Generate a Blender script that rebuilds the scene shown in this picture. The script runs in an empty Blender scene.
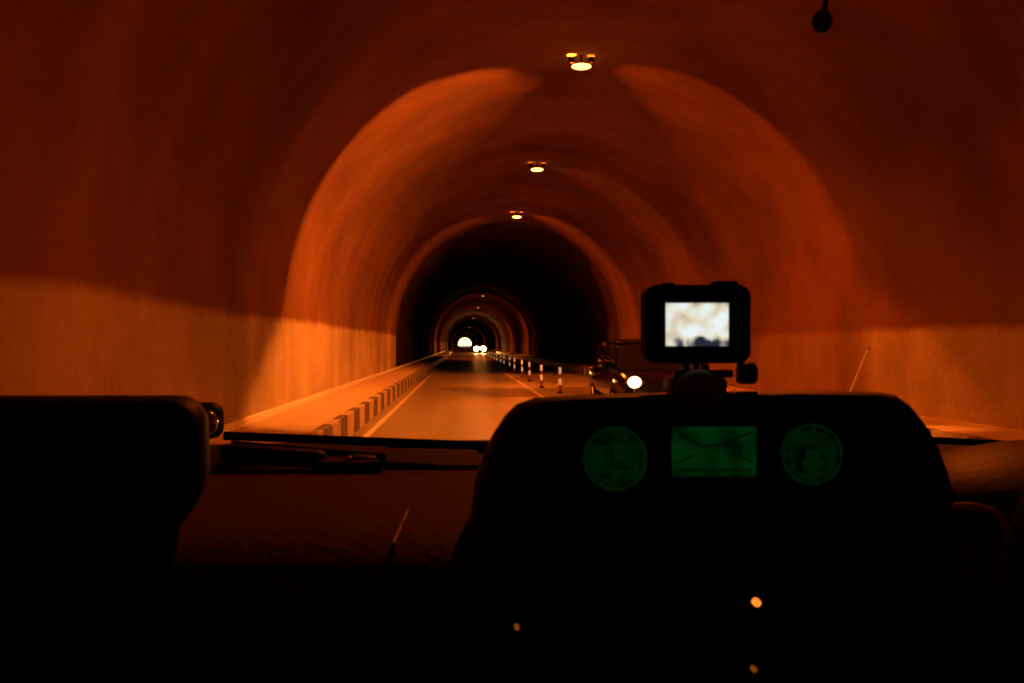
import bpy, bmesh, math, random
import mathutils
from mathutils import Vector, Matrix
random.seed(4)
scene = bpy.context.scene
COL = scene.collection

# ------------------------------------------------------------------ world
w = bpy.data.worlds.new("World"); scene.world = w; w.use_nodes = True
nt = w.node_tree; nt.nodes.clear()
sky = nt.nodes.new('ShaderNodeTexSky'); sky.sky_type = 'NISHITA'; sky.sun_disc = False
sky.sun_elevation = math.radians(12); sky.sun_rotation = math.radians(20)
bg = nt.nodes.new('ShaderNodeBackground'); bg.inputs['Strength'].default_value = 0.15
wo = nt.nodes.new('ShaderNodeOutputWorld')
nt.links.new(sky.outputs[0], bg.inputs[0]); nt.links.new(bg.outputs[0], wo.inputs[0])
scene.view_settings.view_transform = 'Standard'
scene.view_settings.look = 'None'
scene.view_settings.exposure = 0

# ------------------------------------------------------------------ materials
def newmat(name):
    m = bpy.data.materials.new(name); m.use_nodes = True
    return m, m.node_tree, m.node_tree.nodes['Principled BSDF']

def simple(name, col, rough=0.6, metal=0.0, var=0.25, scale=30, bump=0.0, spec=0.5):
    m, t, b = newmat(name)
    tc = t.nodes.new('ShaderNodeTexCoord')
    n = t.nodes.new('ShaderNodeTexNoise'); n.inputs['Scale'].default_value = scale
    n.inputs['Detail'].default_value = 5
    t.links.new(tc.outputs['Object'], n.inputs['Vector'])
    r = t.nodes.new('ShaderNodeMapRange')
    r.inputs['To Min'].default_value = 1-var; r.inputs['To Max'].default_value = 1+var
    t.links.new(n.outputs['Fac'], r.inputs['Value'])
    mul = t.nodes.new('ShaderNodeVectorMath'); mul.operation = 'SCALE'
    mul.inputs[0].default_value = col
    t.links.new(r.outputs[0], mul.inputs['Scale'])
    t.links.new(mul.outputs[0], b.inputs['Base Color'])
    b.inputs['Roughness'].default_value = rough
    b.inputs['Metallic'].default_value = metal
    b.inputs['Specular IOR Level'].default_value = spec
    if bump:
        bp = t.nodes.new('ShaderNodeBump'); bp.inputs['Strength'].default_value = bump
        bp.inputs['Distance'].default_value = 0.01
        t.links.new(n.outputs['Fac'], bp.inputs['Height']); t.links.new(bp.outputs[0], b.inputs['Normal'])
    return m

def emit(name, col, strength, base=(0.02,0.02,0.02), var=0.0, scale=60):
    m, t, b = newmat(name)
    b.inputs['Base Color'].default_value = (*base, 1)
    b.inputs['Emission Color'].default_value = (*col, 1)
    b.inputs['Emission Strength'].default_value = strength
    if var:
        tc = t.nodes.new('ShaderNodeTexCoord')
        n = t.nodes.new('ShaderNodeTexNoise'); n.inputs['Scale'].default_value = scale
        t.links.new(tc.outputs['Object'], n.inputs['Vector'])
        r = t.nodes.new('ShaderNodeMapRange')
        r.inputs['From Min'].default_value=0.3; r.inputs['From Max'].default_value=0.7
        r.inputs['To Min'].default_value = strength*(1-var); r.inputs['To Max'].default_value = strength*(1+var)
        t.links.new(n.outputs['Fac'], r.inputs['Value']); t.links.new(r.outputs[0], b.inputs['Emission Strength'])
    return m

def math_node(t, op, a, b_=None, c=None):
    n = t.nodes.new('ShaderNodeMath'); n.operation = op
    for i, v in enumerate((a, b_, c)):
        if v is None: continue
        if isinstance(v, (int, float)): n.inputs[i].default_value = v
        else: t.links.new(v, n.inputs[i])
    return n.outputs[0]

def lining_material():
    m, t, b = newmat("tunnel_concrete")
    g = t.nodes.new('ShaderNodeNewGeometry')
    s = t.nodes.new('ShaderNodeSeparateXYZ'); t.links.new(g.outputs['Position'], s.inputs[0])
    X, Y, Z = s.outputs
    n1 = t.nodes.new('ShaderNodeTexNoise'); n1.inputs['Scale'].default_value = 0.35; n1.inputs['Detail'].default_value = 8
    n1.inputs['Roughness'].default_value = 0.6
    t.links.new(g.outputs['Position'], n1.inputs['Vector'])
    mp = t.nodes.new('ShaderNodeMapping'); mp.inputs['Scale'].default_value = (0.1, 0.7, 0.1)
    t.links.new(g.outputs['Position'], mp.inputs['Vector'])
    n2 = t.nodes.new('ShaderNodeTexNoise'); n2.inputs['Scale'].default_value = 1.0; n2.inputs['Detail'].default_value = 5
    t.links.new(mp.outputs[0], n2.inputs['Vector'])
    n3 = t.nodes.new('ShaderNodeTexNoise'); n3.inputs['Scale'].default_value = 9; n3.inputs['Detail'].default_value = 6
    t.links.new(g.outputs['Position'], n3.inputs['Vector'])
    a = math_node(t, 'MULTIPLY_ADD', n1.outputs['Fac'], 1.5, 0.25)
    c = math_node(t, 'MULTIPLY_ADD', n2.outputs['Fac'], 0.7, 0.65)
    d = math_node(t, 'MULTIPLY_ADD', n3.outputs['Fac'], 0.3, 0.85)
    v = math_node(t, 'MULTIPLY', math_node(t, 'MULTIPLY', a, c), d)
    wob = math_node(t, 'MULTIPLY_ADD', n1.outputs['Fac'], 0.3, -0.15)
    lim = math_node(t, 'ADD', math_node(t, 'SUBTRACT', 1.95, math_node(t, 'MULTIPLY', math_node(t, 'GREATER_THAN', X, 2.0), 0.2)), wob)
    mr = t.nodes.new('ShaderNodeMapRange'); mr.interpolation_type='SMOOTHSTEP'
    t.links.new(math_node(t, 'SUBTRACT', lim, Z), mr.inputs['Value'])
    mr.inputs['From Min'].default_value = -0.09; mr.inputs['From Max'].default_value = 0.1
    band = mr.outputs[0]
    ms = t.nodes.new('ShaderNodeMapRange'); ms.interpolation_type='SMOOTHSTEP'
    t.links.new(math_node(t,'ADD',Y,math_node(t,'MULTIPLY_ADD',n2.outputs['Fac'],1.0,-0.5)), ms.inputs['Value'])
    ms.inputs['From Min'].default_value = 16.2; ms.inputs['From Max'].default_value = 17.0
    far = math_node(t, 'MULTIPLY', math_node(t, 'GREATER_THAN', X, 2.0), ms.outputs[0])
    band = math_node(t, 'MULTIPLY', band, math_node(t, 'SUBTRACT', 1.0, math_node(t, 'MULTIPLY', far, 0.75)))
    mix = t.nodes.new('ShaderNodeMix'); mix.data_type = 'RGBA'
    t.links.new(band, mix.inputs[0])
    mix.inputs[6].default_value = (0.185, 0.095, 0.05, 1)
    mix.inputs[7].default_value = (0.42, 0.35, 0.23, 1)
    sc = t.nodes.new('ShaderNodeVectorMath'); sc.operation = 'SCALE'
    t.links.new(mix.outputs[2], sc.inputs[0]); t.links.new(v, sc.inputs['Scale'])
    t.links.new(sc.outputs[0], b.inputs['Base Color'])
    b.inputs['Roughness'].default_value = 1.0
    b.inputs['Specular IOR Level'].default_value = 0.0
    bp = t.nodes.new('ShaderNodeBump'); bp.inputs['Strength'].default_value = 0.15; bp.inputs['Distance'].default_value = 0.02
    t.links.new(n3.outputs['Fac'], bp.inputs['Height']); t.links.new(bp.outputs[0], b.inputs['Normal'])
    return m
M_lining = lining_material()
M_rock = simple("shotcrete_rock", (0.11,0.06,0.035), 1.0, var=0.6, scale=0.8, bump=0.6, spec=0.0)
M_rim = simple("portal_concrete", (0.3,0.25,0.2), 0.85, var=0.3, scale=2, bump=0.2)
M_walk = simple("walkway_concrete", (0.5,0.4,0.26), 0.8, var=0.35, scale=2.5, bump=0.3)
M_ground = simple("ground_soil", (0.25,0.22,0.17), 0.9, var=0.4, scale=0.5)
M_steelgrey = simple("galvanised_steel", (0.3,0.3,0.3), 0.45, 0.8)
M_darkhouse = simple("lamp_housing_paint", (0.012,0.007,0.005), 0.95, spec=0.0)
M_lens = emit("sodium_lens", (1.0,0.40,0.09), 5.5)
M_lensfar = emit("sodium_lens_dim", (1.0,0.35,0.06), 0.6)
M_blackplastic = simple("black_plastic", (0.007,0.006,0.006), 0.55, var=0.3, scale=150, bump=0.05, spec=0.25)
M_dash = simple("dashboard_vinyl", (0.075,0.02,0.009), 0.75, var=0.6, scale=130, bump=0.3, spec=0.18)
M_rubber = simple("rubber", (0.01,0.01,0.01), 0.75, spec=0.2)
M_chrome = simple("chrome", (0.7,0.7,0.7), 0.12, 1.0, var=0.05)
M_dulltrim = simple("dull_trim",(.09,.05,.03),.45,.3)
M_carpaint = simple("dark_car_paint", (0.005,0.004,0.004), 0.15, 0.0, var=0.1, spec=0.5)
M_glass = simple("tinted_glass", (0.01,0.01,0.012), 0.05, 0.0, var=0.05, spec=0.6)
M_headliner = simple("grey_headliner", (0.1,0.09,0.085), 0.9)
M_white = simple("white_paint", (0.75,0.72,0.65), 0.6, var=0.15, scale=8)
M_linepaint = simple("road_line_paint", (0.6,0.52,0.4), 0.6, var=0.5, scale=4)
M_orangepost = simple("orange_plastic_post", (0.4,0.1,0.03), 0.5, var=0.15)
M_reflectglow = emit("reflective_sheet_glow", (1.0,0.62,0.3), 0.3, base=(0.9,0.88,0.8))  # slight emission stands in for headlight light thrown back by the bands
M_headlamp = emit("headlamp_glow", (1.0,0.62,0.24), 4.5)
M_headlampdim = emit("headlamp_far_glow", (1.0,0.5,0.14), 60)
M_sidelamp = emit("side_lamp_glow", (1.0,0.55,0.2), 1.5)
M_green = emit("green_backlight", (0.0,1.0,0.13), 0.013, base=(0,0,0), var=0.7, scale=60)
M_greendim = emit("green_backlight_dim", (0.0,1.0,0.13), 0.0042, base=(0,0,0), var=0.9, scale=110)
M_greenring = emit("green_ring", (0.0,1.0,0.13), 0.009, base=(0,0,0))
M_greendark = emit("green_dark_marks", (0.0,1.0,0.1), 0.0025, base=(0,0,0))  # darker lines drawn on the green display
M_amberglint = emit("amber_glint", (1.0,0.2,0.02), 1.6)
M_amberglintdim = emit("amber_glint_dim", (1.0,0.2,0.02), 0.2)
M_mount = simple("mount_plastic", (0.12,0.06,0.02), 0.5, var=0.2)

def asphalt():
    m, t, b = newmat("asphalt")
    g = t.nodes.new('ShaderNodeNewGeometry')
    n = t.nodes.new('ShaderNodeTexNoise'); n.inputs['Scale'].default_value = 60; n.inputs['Detail'].default_value = 4
    t.links.new(g.outputs['Position'], n.inputs['Vector'])
    mp = t.nodes.new('ShaderNodeMapping'); mp.inputs['Scale'].default_value = (1.3, 0.06, 1)
    t.links.new(g.outputs['Position'], mp.inputs['Vector'])
    n2 = t.nodes.new('ShaderNodeTexNoise'); n2.inputs['Scale'].default_value = 1.0; n2.inputs['Detail'].default_value = 6
    t.links.new(mp.outputs[0], n2.inputs['Vector'])
    v = math_node(t,'MULTIPLY', math_node(t,'MULTIPLY_ADD', n.outputs['Fac'],0.7,0.65), math_node(t,'MULTIPLY_ADD', n2.outputs['Fac'],1.2,0.4))
    sc = t.nodes.new('ShaderNodeVectorMath'); sc.operation='SCALE'; sc.inputs[0].default_value=(0.2,0.18,0.125)
    t.links.new(v, sc.inputs['Scale']); t.links.new(sc.outputs[0], b.inputs['Base Color'])
    b.inputs['Roughness'].default_value = 0.45
    bp = t.nodes.new('ShaderNodeBump'); bp.inputs['Strength'].default_value=0.5; bp.inputs['Distance'].default_value=0.01
    t.links.new(n.outputs['Fac'], bp.inputs['Height']); t.links.new(bp.outputs[0], b.inputs['Normal'])
    return m
M_asphalt = asphalt()

def stripes():
    m, t, b = newmat("striped_kerb_paint")
    g = t.nodes.new('ShaderNodeNewGeometry')
    s = t.nodes.new('ShaderNodeSeparateXYZ'); t.links.new(g.outputs['Position'], s.inputs[0])
    fr = math_node(t,'FRACT', math_node(t,'DIVIDE', s.outputs[1], 1.7))
    st = math_node(t,'GREATER_THAN', fr, 0.5)
    n = t.nodes.new('ShaderNodeTexNoise'); n.inputs['Scale'].default_value=5; n.inputs['Detail'].default_value=6
    t.links.new(g.outputs['Position'], n.inputs['Vector'])
    mix = t.nodes.new('ShaderNodeMix'); mix.data_type='RGBA'; t.links.new(st, mix.inputs[0])
    mix.inputs[6].default_value=(0.08,0.06,0.045,1); mix.inputs[7].default_value=(0.4,0.33,0.21,1)
    sc = t.nodes.new('ShaderNodeVectorMath'); sc.operation='SCALE'
    t.links.new(mix.outputs[2], sc.inputs[0]); t.links.new(math_node(t,'MULTIPLY_ADD', n.outputs['Fac'],1.3,0.3), sc.inputs['Scale'])
    t.links.new(sc.outputs[0], b.inputs['Base Color']); b.inputs['Roughness'].default_value=0.7
    return m
M_stripes = stripes()

def screen_material():
    m, t, b = newmat("camera_screen_picture")
    tc = t.nodes.new('ShaderNodeTexCoord')
    n = t.nodes.new('ShaderNodeTexNoise'); n.inputs['Scale'].default_value = 95; n.inputs['Detail'].default_value = 0.8
    t.links.new(tc.outputs['Object'], n.inputs['Vector'])
    s = t.nodes.new('ShaderNodeSeparateXYZ'); t.links.new(tc.outputs['Object'], s.inputs[0])
    gz = t.nodes.new('ShaderNodeMapRange'); t.links.new(s.outputs[2], gz.inputs['Value'])
    gz.inputs['From Min'].default_value=-0.016; gz.inputs['From Max'].default_value=-0.007
    gz.inputs['To Min'].default_value=-0.1; gz.inputs['To Max'].default_value=0.17
    # darker car shape low in the middle of the picture
    dx = math_node(t,'DIVIDE', math_node(t,'SUBTRACT', s.outputs[0], 0.001), 0.009)
    dz = math_node(t,'DIVIDE', math_node(t,'ADD', s.outputs[2], 0.0135), 0.005)
    q = math_node(t,'ADD', math_node(t,'MULTIPLY',dx,dx), math_node(t,'MULTIPLY',dz,dz))
    dk = math_node(t,'MULTIPLY', math_node(t,'LESS_THAN', q, 1.0), -0.18)
    f = math_node(t,'ADD', math_node(t,'ADD', n.outputs['Fac'], gz.outputs[0]), dk)
    cr = t.nodes.new('ShaderNodeValToRGB'); e = cr.color_ramp.elements
    e[0].position=0.33; e[0].color=(0.02,0.025,0.04,1)
    e[1].position=0.80; e[1].color=(0.85,0.97,1.0,1)
    x = cr.color_ramp.elements.new(0.42); x.color=(0.2,0.2,0.22,1)
    x = cr.color_ramp.elements.new(0.52); x.color=(0.7,0.6,0.42,1)
    x = cr.color_ramp.elements.new(0.65); x.color=(0.82,0.78,0.62,1)
    t.links.new(f, cr.inputs[0])
    b.inputs['Base Color'].default_value=(0.01,0.01,0.01,1)
    t.links.new(cr.outputs[0], b.inputs['Emission Color']); b.inputs['Emission Strength'].default_value=0.95
    return m
M_screen = screen_material()

# ------------------------------------------------------------------ helpers
def link(o): COL.objects.link(o); return o
def empty(name, loc, **kw):
    o = bpy.data.objects.new(name, None); o.location = loc; o.empty_display_size = 0.2
    link(o); 
    for k, v in kw.items(): o[k] = v
    return o
def mk(name, bm, mat, parent=None, loc=(0,0,0), rot=(0,0,0), smooth=True, **kw):
    bmesh.ops.recalc_face_normals(bm, faces=bm.faces)
    me = bpy.data.meshes.new(name); bm.to_mesh(me); bm.free()
    if mat: me.materials.append(mat)
    if smooth:
        for p in me.polygons: p.use_smooth = True
        try: me.set_sharp_from_angle(angle=math.radians(38))
        except Exception: pass
    o = bpy.data.objects.new(name, me); link(o)
    o.location = loc; o.rotation_euler = rot
    if parent: o.parent = parent
    for k, v in kw.items(): o[k] = v
    return o
def bm_box(sx, sy, sz, bevel=0.0, seg=3, bm=None, loc=(0,0,0), taper=None, rot=None):
    b = bmesh.new()
    bmesh.ops.create_cube(b, size=1)
    for v in b.verts:
        tz = v.co.z
        v.co = Vector((v.co.x*sx, v.co.y*sy, v.co.z*sz))
        if taper and tz > 0: v.co.x *= taper[0]; v.co.y *= taper[1]
    if bevel: bmesh.ops.bevel(b, geom=b.edges[:], offset=bevel, segments=seg, affect='EDGES', profile=0.5)
    if rot: bmesh.ops.rotate(b, verts=b.verts, cent=(0,0,0), matrix=rot)
    bmesh.ops.translate(b, verts=b.verts, vec=loc)
    return merge(bm, b)
def merge(bm, b):
    if bm is None: return b
    me = bpy.data.meshes.new("t"); b.to_mesh(me); b.free(); bm.from_mesh(me); bpy.data.meshes.remove(me)
    return bm
def bm_cyl(r, h, axis='Z', seg=24, bm=None, loc=(0,0,0), r2=None, bevel=0):
    b = bmesh.new()
    bmesh.ops.create_cone(b, cap_ends=True, segments=seg, radius1=r, radius2=r if r2 is None else r2, depth=h)
    if bevel:
        es = [e for e in b.edges if len(e.link_faces)==2 and any(len(f.verts)>4 for f in e.link_faces)]
        bmesh.ops.bevel(b, geom=es, offset=bevel, segments=3, affect='EDGES', profile=0.5)
    if axis == 'X': bmesh.ops.rotate(b, verts=b.verts, cent=(0,0,0), matrix=Matrix.Rotation(math.pi/2,3,'Y'))
    if axis == 'Y': bmesh.ops.rotate(b, verts=b.verts, cent=(0,0,0), matrix=Matrix.Rotation(math.pi/2,3,'X'))
    bmesh.ops.translate(b, verts=b.verts, vec=loc)
    return merge(bm, b)
def bm_ball(sx, sy, sz, loc=(0,0,0)):
    b=bmesh.new(); bmesh.ops.create_uvsphere(b,u_segments=28,v_segments=16,radius=1)
    for v in b.verts: v.co=Vector((v.co.x*sx+loc[0],v.co.y*sy+loc[1],v.co.z*sz+loc[2]))
    return b
def bm_rod(p, q, r, seg=12, bm=None, r2=None):
    p = Vector(p); q = Vector(q); d = q-p
    b = bmesh.new()
    bmesh.ops.create_cone(b, cap_ends=True, segments=seg, radius1=r, radius2=r if r2 is None else r2, depth=d.length)
    R = d.to_track_quat('Z','Y').to_matrix()
    bmesh.ops.rotate(b, verts=b.verts, cent=(0,0,0), matrix=R)
    bmesh.ops.translate(b, verts=b.verts, vec=(p+q)/2)
    return merge(bm, b)
def bm_torus(R, r, seg=48, sub=14, axis='Z', bm=None, loc=(0,0,0)):
    b = bmesh.new(); rings=[]
    for i in range(seg):
        a=2*math.pi*i/seg; ring=[]
        for j in range(sub):
            c=2*math.pi*j/sub; rr=R+r*math.cos(c)
            ring.append(b.verts.new((rr*math.cos(a), rr*math.sin(a), r*math.sin(c))))
        rings.append(ring)
    for i in range(seg):
        for j in range(sub):
            b.faces.new((rings[i][j],rings[(i+1)%seg][j],rings[(i+1)%seg][(j+1)%sub],rings[i][(j+1)%sub]))
    if axis=='Y': bmesh.ops.rotate(b, verts=b.verts, cent=(0,0,0), matrix=Matrix.Rotation(math.pi/2,3,'X'))
    if axis=='X': bmesh.ops.rotate(b, verts=b.verts, cent=(0,0,0), matrix=Matrix.Rotation(math.pi/2,3,'Y'))
    bmesh.ops.translate(b, verts=b.verts, vec=loc)
    return merge(bm, b)
def bm_loft(rings, closed=True, caps=True):
    b = bmesh.new(); R=[[b.verts.new(p) for p in r] for r in rings]
    n=len(R[0])
    for i in range(len(R)-1):
        for j in range(n if closed else n-1):
            b.faces.new((R[i][j],R[i][(j+1)%n],R[i+1][(j+1)%n],R[i+1][j]))
    if caps and closed:
        b.faces.new(R[0]); b.faces.new(R[-1])
    return b
def bm_tube(pts, r, seg=10):
    pts=[Vector(p) for p in pts]; rings=[]
    for i,p in enumerate(pts):
        d=(pts[min(i+1,len(pts)-1)]-pts[max(i-1,0)]).normalized()
        u=d.cross(Vector((0,1,0.01))).normalized(); v=d.cross(u).normalized()
        rings.append([p+r*(math.cos(2*math.pi*k/seg)*u+math.sin(2*math.pi*k/seg)*v) for k in range(seg)])
    return bm_loft(rings)
def bm_sheet(x0,x1,y0,y1,z,nx=1,ny=1):
    b=bmesh.new()
    V=[[b.verts.new((x0+(x1-x0)*i/nx,y0+(y1-y0)*j/ny,z)) for i in range(nx+1)] for j in range(ny+1)]
    for j in range(ny):
        for i in range(nx): b.faces.new((V[j][i],V[j][i+1],V[j+1][i+1],V[j+1][i]))
    return b
def light(name, kind, loc, power, col, parent=None, rot=None, falloff=None, **kw):
    d = bpy.data.lights.new(name, kind); d.energy = power; d.color = col
    for k,v in kw.items(): setattr(d,k,v)
    if falloff:
        d.use_nodes=True; t=d.node_tree
        em=[n for n in t.nodes if n.type=='EMISSION'][0]
        lf=t.nodes.new('ShaderNodeLightFalloff'); lf.inputs['Strength'].default_value=1.0
        t.links.new(lf.outputs[falloff], em.inputs['Strength'])
    o = bpy.data.objects.new(name, d); o.location = loc
    if rot is not None: o.rotation_euler = rot
    if parent: o.parent = parent
    link(o); return o

# ------------------------------------------------------------------ setting
XC, RT, ZC = 2.17, 5.3, 2.03
Y0, Y1, Y2, Y3 = -120.0, 42.6, 100.0, 700.0
mk("ground", bm_sheet(-3000,3000,-3000,3000,-0.03), M_ground, smooth=False, kind="structure")
mk("road", bm_sheet(-1.83,6.2,Y0,1500,0.0,4,200), M_asphalt, smooth=False, kind="structure")
def bar(name, x0,x1,z0,z1,mat,bev,**kw):
    b=bm_box(x1-x0, Y3-Y0, z1-z0, bev, 3, loc=((x0+x1)/2,(Y0+Y3)/2,(z0+z1)/2)); return mk(name,b,mat,smooth=False,**kw)
bar("walkway",-3.3,-1.985,-0.02,0.36,M_walk,0.0,kind="structure")
bar("walkway",6.355,7.7,-0.02,0.36,M_walk,0.0,kind="structure")
bar("kerb",-1.98,-1.835,-0.02,0.38,M_stripes,0.02,kind="structure")
bar("kerb",6.205,6.35,-0.02,0.38,M_stripes,0.02,kind="structure")
bar("skirting",-3.13,-3.05,0.36,0.46,M_white,0.01,kind="structure")
mk("lane_line", bm_sheet(2.25,2.38,Y0,Y3,0.004,1,60), M_linepaint, smooth=False, kind="structure")
mk("edge_line", bm_sheet(-1.62,-1.52,Y0,Y3,0.004,1,60), M_linepaint, smooth=False, kind="structure")

tun = empty("tunnel",(XC,0,0), label="long horseshoe road tunnel with orange-lit concrete lining", category="tunnel")
def profile(R, n=72, base=-0.05, jit=None, y=0):
    pts=[(-R,base),(-R,0.7),(-R,1.4)]
    for i in range(n+1):
        a=math.pi-math.pi*i/n
        pts.append((R*math.cos(a), ZC+R*math.sin(a)))
    pts+=[(R,1.4),(R,0.7),(R,base)]
    out=[]
    for x,z in pts:
        k=1.0
        if jit: 
            k=1+jit*mathutils.noise.fractal(Vector((x*0.5,y*0.5,z*0.5)),0.8,2.1,4)
        out.append((x*k, y, ZC+(z-ZC)*k if z>0 else z))
    return out
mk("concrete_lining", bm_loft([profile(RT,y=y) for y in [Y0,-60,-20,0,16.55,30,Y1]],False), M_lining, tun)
mk("lining_rim", bm_loft([profile(RT,y=Y1+0.002),profile(RT+1.1,y=Y1+0.002)],False), M_rock, tun, smooth=False)
ys=[Y1+ (Y2-Y1)*i/90 for i in range(91)]
mk("rock_lining", bm_loft([profile(RT+0.3,y=y,jit=0.045) for y in ys],False), M_rock, tun)
mk("lining_rim", bm_loft([profile(RT-0.05,y=Y2),profile(RT+1.3,y=Y2)],False), M_rock, tun, smooth=False)
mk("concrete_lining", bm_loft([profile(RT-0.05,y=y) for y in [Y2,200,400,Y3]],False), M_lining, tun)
mk("portal_wall", bm_loft([profile(RT-0.05,y=Y3),profile(RT+7,y=Y3)],False), M_rim, tun, smooth=False)

# ------------------------------------------------------------------ tunnel lamps
ORANGE=(1.0,0.13,0.005)
DEEP=(1.0,0.19,0.018)
LIP=[(-30,-19),(-17,-14),(-5,-8),(9,-4),(40,-0.3),(60,1.3),(80,3),(95,3)]
def lip(az):
    for (a,e),(c,f) in zip(LIP,LIP[1:]):
        if a<=az<=c: return e+(f-e)*(az-a)/(c-a)
    return LIP[0][1] if az<LIP[0][0] else LIP[-1][1]
ZL=0.105; ZT=0.16; ZB=0.055
def drum(sgn,cx,az0,az1):  # made-up drum, shaped to cut the lamp light into wall crescents
    """baffle: az is measured from the side wall direction toward the road ahead.
    full height outside az0..az1; inside that window only an upper lip remains"""
    r=0.055; n=96; rings=[]
    for i in range(n+1):
        az=-180+360*i/n
        if az0<az<az1: zb=ZL+r*math.tan(math.radians(lip(az)))
        else: zb=ZB
        a=math.radians(az); c,s=-sgn*math.cos(a),math.sin(a)
        rings.append([(cx+r*c,r*s,zb),(cx+r*c,r*s,ZT),(cx+(r+.003)*c,(r+.003)*s,ZT),(cx+(r+.003)*c,(r+.003)*s,zb)])
    return bm_loft(rings)
def tunnel_lamp(x,y,left,right,down,lens=M_lens):
    e = empty("tunnel_lamp",(x,y,7.12), label="small glowing sodium lamp fixed under tunnel ceiling", category="lamp", group="lamps along the tunnel ceiling")
    mk("lens",bm_ball(.2,.12,.062),lens,e,(0,0,-0.02))
    mk("housing_plate",bm_box(.26,.12,.01,.004,loc=(0,0,0.043)),M_darkhouse,e)
    mk("bracket_stem",bm_cyl(.02,.16,loc=(0,0,.125)),M_darkhouse,e)
    if left:
        mk("added_baffle",drum(1,-.2,-20,78),M_darkhouse,e)
        light("side_light",'POINT',(-.2,0,ZL),left,DEEP,e,shadow_soft_size=0.002,falloff='Linear')
    if right:
        mk("added_baffle",drum(-1,.2,-13,57),M_darkhouse,e)
        light("side_light",'POINT',(.2,0,ZL),right,ORANGE,e,shadow_soft_size=0.002,falloff='Linear')
    light("down_light",'SPOT',(0,0,-0.16),down,ORANGE,e,rot=(0,0,0),spot_size=math.radians(146),spot_blend=0.65,shadow_soft_size=0.08)
    return e
for y,l,r,d in [(-9,0,0,1150),(7.45,0,0,1050),(18.1,720,190,1300),(28.75,40,90,1200),(39.4,120,190,1300)]:
    tunnel_lamp(2.4,y,l,r,d)
for y in [103,135,190,290,450]:
    tunnel_lamp(2.4,y,0,0,1600,lens=M_lensfar)

# ------------------------------------------------------------------ lane divider posts
def build_post():
    e=empty("delineator_post",(0,0,0), label="slim orange lane divider post with pale reflective bands", category="road post", group="divider posts along the centre of the road")
    mk("base",bm_cyl(0.11,0.05,loc=(0,0,0.03),r2=0.07,bevel=0.006),M_rubber,e)
    mk("tube",bm_cyl(0.04,0.78,loc=(0,0,0.44),bevel=0.01),M_orangepost,e)
    mk("reflective_band",bm_cyl(0.046,0.2,loc=(0,0,0.70)),M_reflectglow,e)
    mk("reflective_band",bm_cyl(0.046,0.2,loc=(0,0,0.36)),M_reflectglow,e)
    return e
def copy_thing(src, loc):
    n=src.copy(); n.location=loc; COL.objects.link(n)
    for c in list(src.children):
        k=c.copy(); COL.objects.link(k); k.parent=n
        for g in list(c.children):
            h=g.copy(); COL.objects.link(h); h.parent=k
    return n
p0=build_post(); p0.location=(3.05,28,0.0)
for i,y in enumerate([31.6,37,42.5,48,54,60,66,73,80,88,96]):
    p=copy_thing(p0,(2.82+random.uniform(-0.04,0.04),y,0.0)); p.rotation_euler=(random.uniform(-.03,.03),random.uniform(-.03,.03),random.uniform(0,3))

lp=empty("leaning_pole",(6.92,16.3,0.36), label="thin pale pole leaning against the tunnel wall", category="pole")
mk("shaft",bm_rod((0,0,0.02),(0.44,0,1.05),0.026),M_white,lp)
mk("foot",bm_cyl(0.05,0.03,loc=(0,0,0.02),bevel=0.005),M_rubber,lp)
mk("cap",bm_rod((0.44,0,1.05),(0.456,0,1.09),0.03),M_orangepost,lp)

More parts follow.
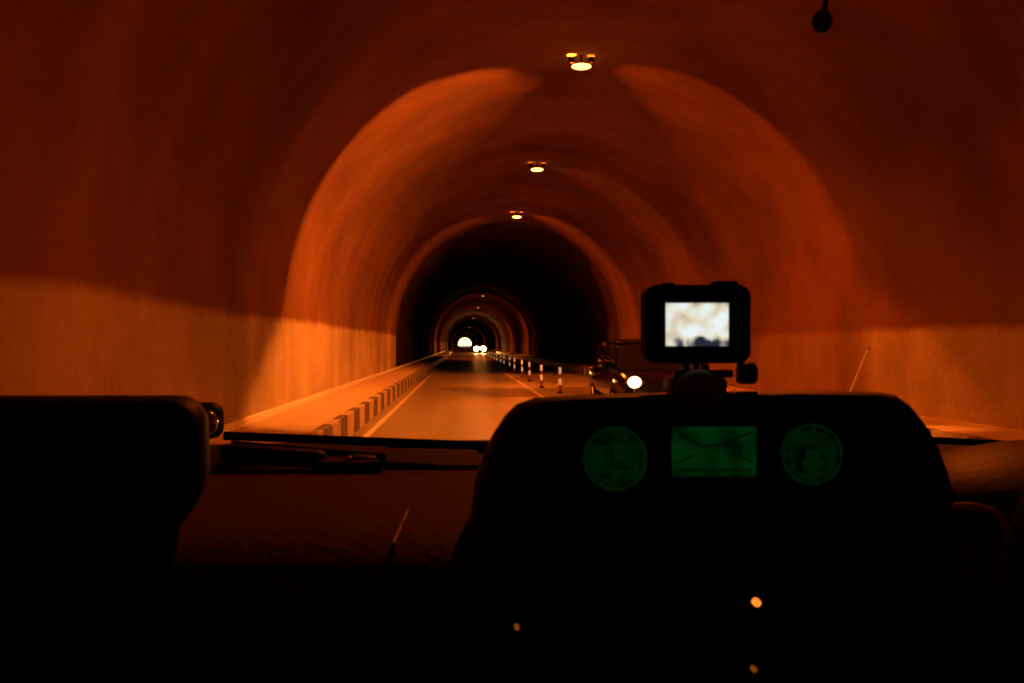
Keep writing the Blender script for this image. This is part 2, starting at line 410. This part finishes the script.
# ------------------------------------------------------------------ oncoming cars
def sect(y,wd,zb,zt,p=4.0,n=28):
    out=[]
    zc=(zb+zt)/2; hz=(zt-zb)/2
    for i in range(n):
        a=2*math.pi*i/n; c=math.cos(a); s=math.sin(a)
        out.append((wd*math.copysign(abs(c)**(2/p),c), y, zc+hz*math.copysign(abs(s)**(2/p),s)))
    return out
def build_car(loc,label,hl,hr):
    e=empty("oncoming_car",loc,label=label,category="car")
    body=mk("body",bm_loft([sect(*a) for a in [(-0.02,.66,.48,.76,3),(0.06,.79,.38,.84,3),(0.25,.85,.33,.91,3),(0.7,.88,.3,1.0,3.2),(1.2,.89,.3,1.07,3.4),
          (2.4,.9,.3,1.1,3.6),(3.6,.9,.3,1.1,3.6),(4.2,.88,.34,1.1,3.4),(4.4,.84,.4,1.05,3),(4.46,.76,.48,.95,3)]]),M_carpaint,e)
    mk("cabin_glass",bm_loft([sect(y,w_,.98,zt,3.0) for y,w_,zt in [(.95,.6,1.03),(1.15,.74,1.13),(1.5,.77,1.36),(1.85,.76,1.54),(2.2,.75,1.6),(3.0,.76,1.615),(3.6,.75,1.59),(4.0,.72,1.5),(4.25,.66,1.25),(4.35,.6,1.05)]]),M_glass,e)
    mk("roof",bm_loft([sect(y,w_,1.5,zt,2.4) for y,w_,zt in [(1.86,.56,1.56),(1.95,.60,1.585),(2.3,.66,1.63),(3.0,.68,1.645),(3.7,.67,1.615),(4.0,.6,1.54)]]),M_carpaint,e)
    for sx in (-1,1):
        mk("pillar",bm_rod((sx*.79,1.2,1.08),(sx*.66,1.93,1.56),.028,8),M_carpaint,e)
        mk("pillar",bm_rod((sx*.81,2.7,1.06),(sx*.69,2.75,1.56),.028,8),M_carpaint,e)
        mk("pillar",bm_rod((sx*.81,3.6,1.06),(sx*.69,3.6,1.54),.033,8),M_carpaint,e)
    g=mk("grille",bm_box(.8,.05,.18,.015,loc=(0,-.03,.66)),M_blackplastic,e)
    for k in range(4): mk("grille_bar",bm_box(.76,.02,.01,.003,loc=(0,-.06,.60+k*.04)),M_blackplastic,g)
    mk("bumper",bm_box(1.6,.22,.18,.07,loc=(0,.04,.46)),M_blackplastic,e)
    mk("licence_plate",bm_box(.5,.015,.12,.004,loc=(0,-.09,.48)),M_white,e)
    for sx in (-1,1):
        h=mk("headlight",bm_ball(.16,.09,.085,(sx*.62,.06,.8)),M_chrome,e)
        mk("headlight_lens",bm_ball(hr*1.1,.05,hr*.95,(sx*.62,-.01,.8)),hl,h)
        m=mk("side_mirror",bm_box(.2,.1,.14,.04,loc=(sx*.98,1.45,1.1)),M_carpaint,e)
        mk("mirror_arm",bm_rod((sx*.84,1.45,1.04),(sx*.93,1.45,1.07),.02,8),M_blackplastic,m)
        mk("fog_lamp",bm_cyl(.045,.03,'Y',loc=(sx*.6,-.08,.45)),M_sidelamp,e)
        mk("side_indicator",bm_ball(.02,.06,.035,(sx*.885,.75,.8)),M_sidelamp,e)
        for yy in (.85,3.55):
            wh=mk("wheel",bm_cyl(.12,.23,'X',loc=(sx*.81,yy,.36)),M_blackplastic,e)
            mk("tyre",bm_torus(.27,.095,36,12,'X',loc=(sx*.81,yy,.36)),M_rubber,wh)
            mk("rim",bm_cyl(.2,.05,'X',loc=(sx*.9,yy,.36),bevel=.01),M_steelgrey,wh)
        mk("door_handle",bm_box(.02,.16,.025,.006,loc=(sx*.9,2.5,.9)),M_chrome,e)
        mk("wheel_arch",bm_torus(.39,.035,36,8,'X',loc=(sx*.86,.85,.37)),M_blackplastic,e)
        mk("wheel_arch",bm_torus(.39,.035,36,8,'X',loc=(sx*.86,3.55,.37)),M_blackplastic,e)
    return e
oc=build_car((3.86,16.9,0),"dark off-road car with bright headlight driving toward camera beside posts",M_headlamp,.12)
fc=build_car((3.3,165,0),"distant dark car with both headlights glowing inside the tunnel",M_headlampdim,.5)
for c,pw in ((oc,100),(fc,3500)):
    for sx in (-.62,.62):
        light("headlight_beam",'SPOT',(sx,-.4 if c is fc else -.14,.8),pw,(1,.3,.05),c,rot=(math.radians(-84),0,0),spot_size=math.radians(70),spot_blend=.9,shadow_soft_size=.05)

# ------------------------------------------------------------------ own vehicle (camera rides inside)
XV=0.185
car=empty("car_interior",(XV,0,0),label="dark off-road car interior with dashboard, gauge pod and wipers",category="car interior")
def vpart(name,bm,mat,parent=None,**kw):
    par=parent or car
    bmesh.ops.translate(bm,verts=bm.verts,vec=(-XV,0,0))
    return mk(name,bm,mat,par,**kw)
prof=[(1.13,1.30),(1.13,1.343),(1.0,1.349),(.85,1.352),(.75,1.352),(.70,1.346),(.672,1.330),(.655,1.30),(.645,1.25),(.635,1.18),(.66,1.1),(.72,0.98),(.8,.8),(1.1,.8)]
rings=[]
for i in range(33):
    x=-.6+1.56*i/32
    k=((x-XV)/.78)**2
    rings.append([(x, y-(0.05*k if y>0.9 else -0.0), z+0.0) for y,z in prof])
vpart("dashboard",bm_loft(rings),M_dash)
vpart("dash_seam",bm_rod((-.048,.80,1.3535),(-.053,.69,1.3475),.0013,8),M_dulltrim)
vpart("dash_seam",bm_rod((-.053,.69,1.345),(-.056,.655,1.3),.0014,8),M_blackplastic)
rings=[]
for (y,xr,zt) in [(.655,-.197,1.455),(.657,-.193,1.459),(.665,-.190,1.4615),(.69,-.194,1.4615),(.72,-.203,1.457),(.76,-.222,1.445),(.80,-.25,1.42)]:
    o=[]
    xl,zb=-.58,1.30
    r=.022
    o.append((xl,y,zb)); o.append((xl,y,zt))
    for k in range(9):
        a=math.pi/2-math.pi/2*k/8
        o.append((xr-r+r*math.cos(a),y,zt-r+r*math.sin(a)))
    o.append((xr+.001,y,1.405)); o.append((xr-.003,y,1.391)); o.append((xr-.008,y,1.380)); o.append((xr-.015,y,1.370)); o.append((xr-.022,y,1.360)); o.append((xr-.03,y,zb))
    rings.append(o)
vpart("passenger_dash_cover",bm_loft(rings),M_blackplastic)
out=[(.006,1.335),(.006,1.357),(.008,1.38),(.010,1.397),(.016,1.415),(.024,1.433),(.033,1.447),(.042,1.456),(.057,1.4612),(.10,1.4635),(.172,1.4655),(.25,1.4665),(.305,1.4655),(.319,1.463),(.330,1.455),(.341,1.441),(.349,1.427),(.356,1.408),(.361,1.388),(.364,1.362),(.365,1.335)]
cx=.186
rings=[]
for (y,s,dz) in [(.652,.955,-.006),(.654,.985,-.002),(.662,1.0,0),(.70,1.0,-.002),(.80,.96,-.018),(.90,.90,-.05),(.96,.85,-.09)]:
    rings.append([(cx+(x-cx)*s,y,max(1.335,z+dz) if z>1.336 else 1.335) for x,z in out])
pod=vpart("gauge_pod",bm_loft(rings),M_blackplastic)
def sub(par,name,b,mat=M_rubber):
    bmesh.ops.translate(b,verts=b.verts,vec=(-XV,0,0)); return mk(name,b,mat,par)
YF=.650
g1=sub(pod,"round_gauge",bm_cyl(.0235,.004,'Y',40,loc=(.1105,YF,1.418)),M_greendim)
g2=sub(pod,"round_gauge",bm_cyl(.0225,.004,'Y',40,loc=(.2525,YF,1.421)),M_greendim)
g3=sub(pod,"display_screen",bm_box(.061,.004,.036,.0015,loc=(.182,YF,1.423)),M_green)
for g,x,z,r in ((g1,.1105,1.418,.0235),(g2,.2525,1.421,.0225)):
    b=bm_torus(r-.0015,.0006,48,8,'Y',loc=(x,YF-.002,z))
    for k in range(12):
        a=k*math.pi/6
        b=bm_rod((x+math.cos(a)*r*.74,YF-.0025,z+math.sin(a)*r*.74),(x+math.cos(a)*r*.9,YF-.0025,z+math.sin(a)*r*.9),.0005,6,b)
    b=bm_torus(r*.72,.0004,48,8,'Y',bm=b,loc=(x,YF-.002,z))
    sub(g,"gauge_scale",b,M_greenring)
b=bm_rod((.096,YF-.0025,1.418),(.125,YF-.0025,1.418),.0006,6); b=bm_rod((.1105,YF-.0025,1.404),(.1105,YF-.0025,1.431),.0006,6,b)
b=bm_rod((.099,YF-.0025,1.409),(.122,YF-.0025,1.409),.0006,6,b); b=bm_rod((.099,YF-.0025,1.426),(.122,YF-.0025,1.426),.0006,6,b)
sub(g1,"gauge_grid",b,M_greenring)
b=bm_box(.016,.001,.005,.0003,loc=(.2525,YF-.0025,1.415)); b=bm_box(.009,.001,.006,.0003,bm=b,loc=(.2525,YF-.0025,1.4215))
b=bm_rod((.2525,YF-.0025,1.431),(.248,YF-.0025,1.426),.0006,6,b); b=bm_rod((.2525,YF-.0025,1.431),(.257,YF-.0025,1.426),.0006,6,b)
sub(g2,"gauge_symbol",b,M_greenring)
b=bm_rod((.155,YF-.0025,1.4375),(.173,YF-.0025,1.427),.0008,6); b=bm_rod((.173,YF-.0025,1.427),(.186,YF-.0025,1.4285),.0008,6,b)
b=bm_rod((.186,YF-.0025,1.4285),(.209,YF-.0025,1.4375),.0008,6,b)
b=bm_rod((.156,YF-.0025,1.410),(.208,YF-.0025,1.410),.0007,6,b)
b=bm_rod((.156,YF-.0025,1.416),(.168,YF-.0025,1.421),.0007,6,b); b=bm_rod((.197,YF-.0025,1.421),(.209,YF-.0025,1.416),.0007,6,b)
sub(g3,"display_graphic",b,M_greendark)
for x in (.10,.275):
    vent=vpart("air_vent",bm_box(.13,.03,.085,.008,loc=(x,.64,1.285)),M_blackplastic)
    b=None
    for k in range(6): b=bm_box(.118,.006,.0035,.001,bm=b,loc=(x,.622,1.253+k*.0128))
    sub(vent,"vent_slat",b,M_dulltrim)
vpart("vent_trim_bar",bm_rod((.1955,.617,1.322),(.194,.617,1.275),.0013,10),M_dulltrim)
vpart("glint_dot",bm_cyl(.0026,.004,'Y',16,loc=(.1962,.6,1.3285)),M_amberglint)  # glowing dots stand in for reflections caught on the console
vpart("glint_dot",bm_cyl(.0018,.004,'Y',16,loc=(.1945,.6,1.284)),M_amberglintdim)
vpart("glint_dot",bm_cyl(.0017,.004,'Y',16,loc=(.0365,.6,1.312)),M_amberglintdim)
vpart("console_panel",bm_box(.36,.03,.16,.012,loc=(.19,.632,1.16)),M_blackplastic)
vpart("edge_trim",bm_tube([(.340,.625,1.3875),(.352,.622,1.3885),(.3637,.62,1.386),(.371,.62,1.381),(.3755,.62,1.372),(.3775,.62,1.358),(.3775,.62,1.34),(.376,.62,1.315)],.0028),simple("edge_trim_vinyl",(.5,.2,.12),.4))
vpart("instrument_binnacle",bm_ball(.17,.13,.066,(.535,.78,1.352)),simple("binnacle_vinyl",(.05,.01,.005),.5,var=.3,scale=120,bump=.1,spec=.14))
sw=vpart("steering_wheel",bm_cyl(.045,.05,'Y',loc=(.475,.49,1.345),bevel=.012),M_blackplastic)
sub(sw,"wheel_rim",bm_torus(.19,.0125,72,14,'Y',loc=(.475,.46,1.345)),simple("rim_leather",(.02,.012,.01),.45,var=.3))
for a in (200,340,270):
    a=math.radians(a); sub(sw,"wheel_spoke",bm_rod((.475+.03*math.cos(a),.485,1.345+.03*math.sin(a)),(.475+.185*math.cos(a),.462,1.345+.185*math.sin(a)),.012,10),M_blackplastic)
rings=[]
for i in range(25):
    x=-.66+1.69*i/24; k=((x-XV)/.84)**2
    rings.append([(x,1.10-.05*k,1.325),(x,1.14-.05*k,1.342),(x,1.26-.05*k,1.352-.004*k),(x,1.37-.06*k,1.356-.01*k),(x,1.40-.06*k,1.345-.012*k),(x,1.5,1.30-.02*k),(x,1.9,1.27-.03*k),(x,2.3,1.18-.04*k),(x,2.48,1.05-.04*k),(x,2.5,.7),(x,1.1,.7)])
vpart("bonnet",bm_loft(rings),simple("bonnet_paint",(.016,.005,.003),.6,var=.2,spec=.15))
for sx in (-.42,.79):
    hh=vpart("headlamp",bm_cyl(.09,.05,'Y',32,loc=(sx,2.52,.86),bevel=.01),M_steelgrey)
    b=bm_cyl(.075,.01,'Y',32,loc=(sx-XV,2.552,.86)); mk("headlamp_lens",b,emit("own_headlamp",(1,.8,.5),3),hh)
    light("headlamp_beam",'SPOT',(sx-XV,2.62,.86),650,(1.0,.27,.05),car,rot=(math.radians(80),0,0),spot_size=math.radians(60),spot_blend=1.0,shadow_soft_size=.06)
wp=vpart("wiper",bm_rod((-.10,1.19,1.352),(-.30,1.17,1.372),.0055,10,r2=.004),M_blackplastic)
sub(wp,"wiper_blade",bm_box(.34,.008,.011,.002,rot=Matrix.Rotation(math.radians(2.2),3,'Y'),loc=(-.14,1.17,1.3755)))
sub(wp,"wiper_pivot",bm_cyl(.02,.022,loc=(-.125,1.12,1.352),bevel=.006),M_blackplastic)
sub(wp,"pivot_cap",bm_box(.085,.03,.02,.008,loc=(-.14,1.10,1.349)),M_blackplastic)
sub(wp,"linkage_cover",bm_box(.13,.03,.022,.008,rot=Matrix.Rotation(math.radians(4),3,'Y'),loc=(-.235,1.12,1.362)),M_blackplastic)
sub(wp,"pivot_nut",bm_ball(.006,.006,.005,(-.1365,1.07,1.364)),M_chrome)
sub(wp,"arm_clip",bm_ball(.004,.004,.003,(-.21,1.08,1.374)),M_chrome)
sub(wp,"washer_hose",bm_tube([(-.30,1.1,1.352),(-.24,1.09,1.358),(-.18,1.1,1.353),(-.1,1.09,1.357),(-.03,1.1,1.352)],.003),M_rubber)
wp2=vpart("wiper",bm_rod((.36,1.19,1.352),(.02,1.18,1.362),.0055,10,r2=.004),M_blackplastic)
sub(wp2,"wiper_blade",bm_box(.48,.008,.011,.002,rot=Matrix.Rotation(math.radians(1.0),3,'Y'),loc=(.14,1.185,1.366)))
sub(wp2,"wiper_blade_tip",bm_box(.3,.008,.009,.002,rot=Matrix.Rotation(math.radians(3.0),3,'Y'),loc=(.6,1.18,1.376)))
sub(wp2,"wiper_pivot",bm_cyl(.02,.022,loc=(.36,1.15,1.35),bevel=.006),M_blackplastic)
fm=vpart("fender_mirror",bm_box(.15,.06,.075,.024,loc=(-.565,1.85,1.345)),M_blackplastic)
sub(fm,"glint_bead",bm_ball(.024,.024,.026,(-.512,1.80,1.345)),M_chrome)  # chrome bead added on the mirror edge to catch a bright glint
sub(fm,"mirror_stalk",bm_rod((-.56,1.86,1.32),(-.55,1.88,1.2),.012,10),M_blackplastic)
vpart("roof",bm_box(1.6,2.6,.05,.02,loc=(XV,-.86,1.90)),M_headliner)
for sx in (-1,1):
    vpart("windscreen_pillar",bm_rod((XV+sx*.76,1.10,1.34),(XV+sx*.68,.42,1.90),.035,10),M_headliner)
    vpart("door_panel",bm_box(.06,3.2,.75,.02,loc=(XV+sx*.82,-.5,.98)),M_blackplastic)
vpart("rear_panel",bm_box(1.6,.06,1.3,.02,loc=(XV,-2.1,1.25)),M_headliner)
vpart("floor_pan",bm_box(1.6,3.3,.05,.01,loc=(XV,-.5,.55)),M_rubber)
cl=empty("windscreen_clip",(.402,1.0,1.868),label="small dark clip hanging near windscreen top",category="clip")
mk("clip_bead",bm_ball(.011,.009,.013),M_rubber,cl,(-.002,0,-.008))
mk("clip_cord",bm_rod((0,0,0),(.008,-.01,.07),.003,8),M_rubber,cl)

# ------------------------------------------------------------------ action camera
ac=empty("action_camera",(.1745,.675,1.4665),label="black action camera with glowing screen on dash-top mount",category="action camera")
ac.rotation_euler=(0,0,math.radians(-2))
body=mk("camera_body",bm_box(.069,.028,.052,.009,4,loc=(0,0,.049)),M_blackplastic,ac)
def rrect(w_,h_,r,n=6):
    o=[]
    for cxx,czz,a0 in ((w_/2-r,h_/2-r,0),(-w_/2+r,h_/2-r,90),(-w_/2+r,-h_/2+r,180),(w_/2-r,-h_/2+r,270)):
        for k in range(n+1):
            a=math.radians(a0+90*k/n); o.append((cxx+r*math.cos(a),czz+r*math.sin(a)))
    return o
A=rrect(.077,.058,.009); B=rrect(.069,.050,.006)
b=bmesh.new()
vv=[[b.verts.new((x,yy,z+.049)) for x,z in P] for P,yy in ((A,-.011),(A,.011),(B,.011),(B,-.011))]
n=len(A)
for i in range(4):
    for j in range(n): b.faces.new((vv[i][j],vv[i][(j+1)%n],vv[(i+1)%4][(j+1)%n],vv[(i+1)%4][j]))
mk("camera_frame",b,M_rubber,ac)
mk("frame_latch",bm_box(.018,.014,.0035,.0015,loc=(.022,0,.0795)),M_rubber,ac)
mk("camera_screen",bm_box(.0455,.001,.0315,.0,loc=(0,0,0)),M_screen,ac,(-.0015,-.0148,.0485),smooth=False)
mk("shutter_button",bm_cyl(.005,.002,loc=(-.02,0,.079)),M_rubber,ac)
for k in (-1,0,1): mk("mount_finger",bm_box(.0035,.018,.02,.0012,loc=(k*.007,0,.0095)),M_blackplastic,ac)
mk("mount_screw",bm_rod((-.016,0,.012),(.028,0,.012),.003,10),M_steelgrey,ac)
mk("screw_knob",bm_cyl(.0085,.014,'X',18,loc=(.0385,0,.0125),bevel=.003),M_blackplastic,ac)
mk("mount_base",bm_box(.042,.034,.012,.004,loc=(0,.0,.0035)),M_mount,ac)
mk("mount_tongue",bm_ball(.0175,.008,.017,(-.003,-.026,-.001)),M_mount,ac)

# ------------------------------------------------------------------ daylight outside
sun=light("sun",'SUN',(0,760,60),1.5,(1,.93,.82),None,(math.radians(78),0,math.radians(-160)),angle=math.radians(.5))

# ------------------------------------------------------------------ camera
cd=bpy.data.cameras.new("camera"); co=bpy.data.objects.new("camera",cd); link(co)
co.location=(0,0,1.5); co.rotation_euler=(math.radians(90),0,0)
cd.sensor_width=36; cd.lens=900/1024*36
cd.shift_x=50/1024; cd.shift_y=3.5/1024
cd.clip_start=.02; cd.clip_end=5000
cd.dof.use_dof=True; cd.dof.focus_distance=6.0; cd.dof.aperture_fstop=16
scene.camera=co
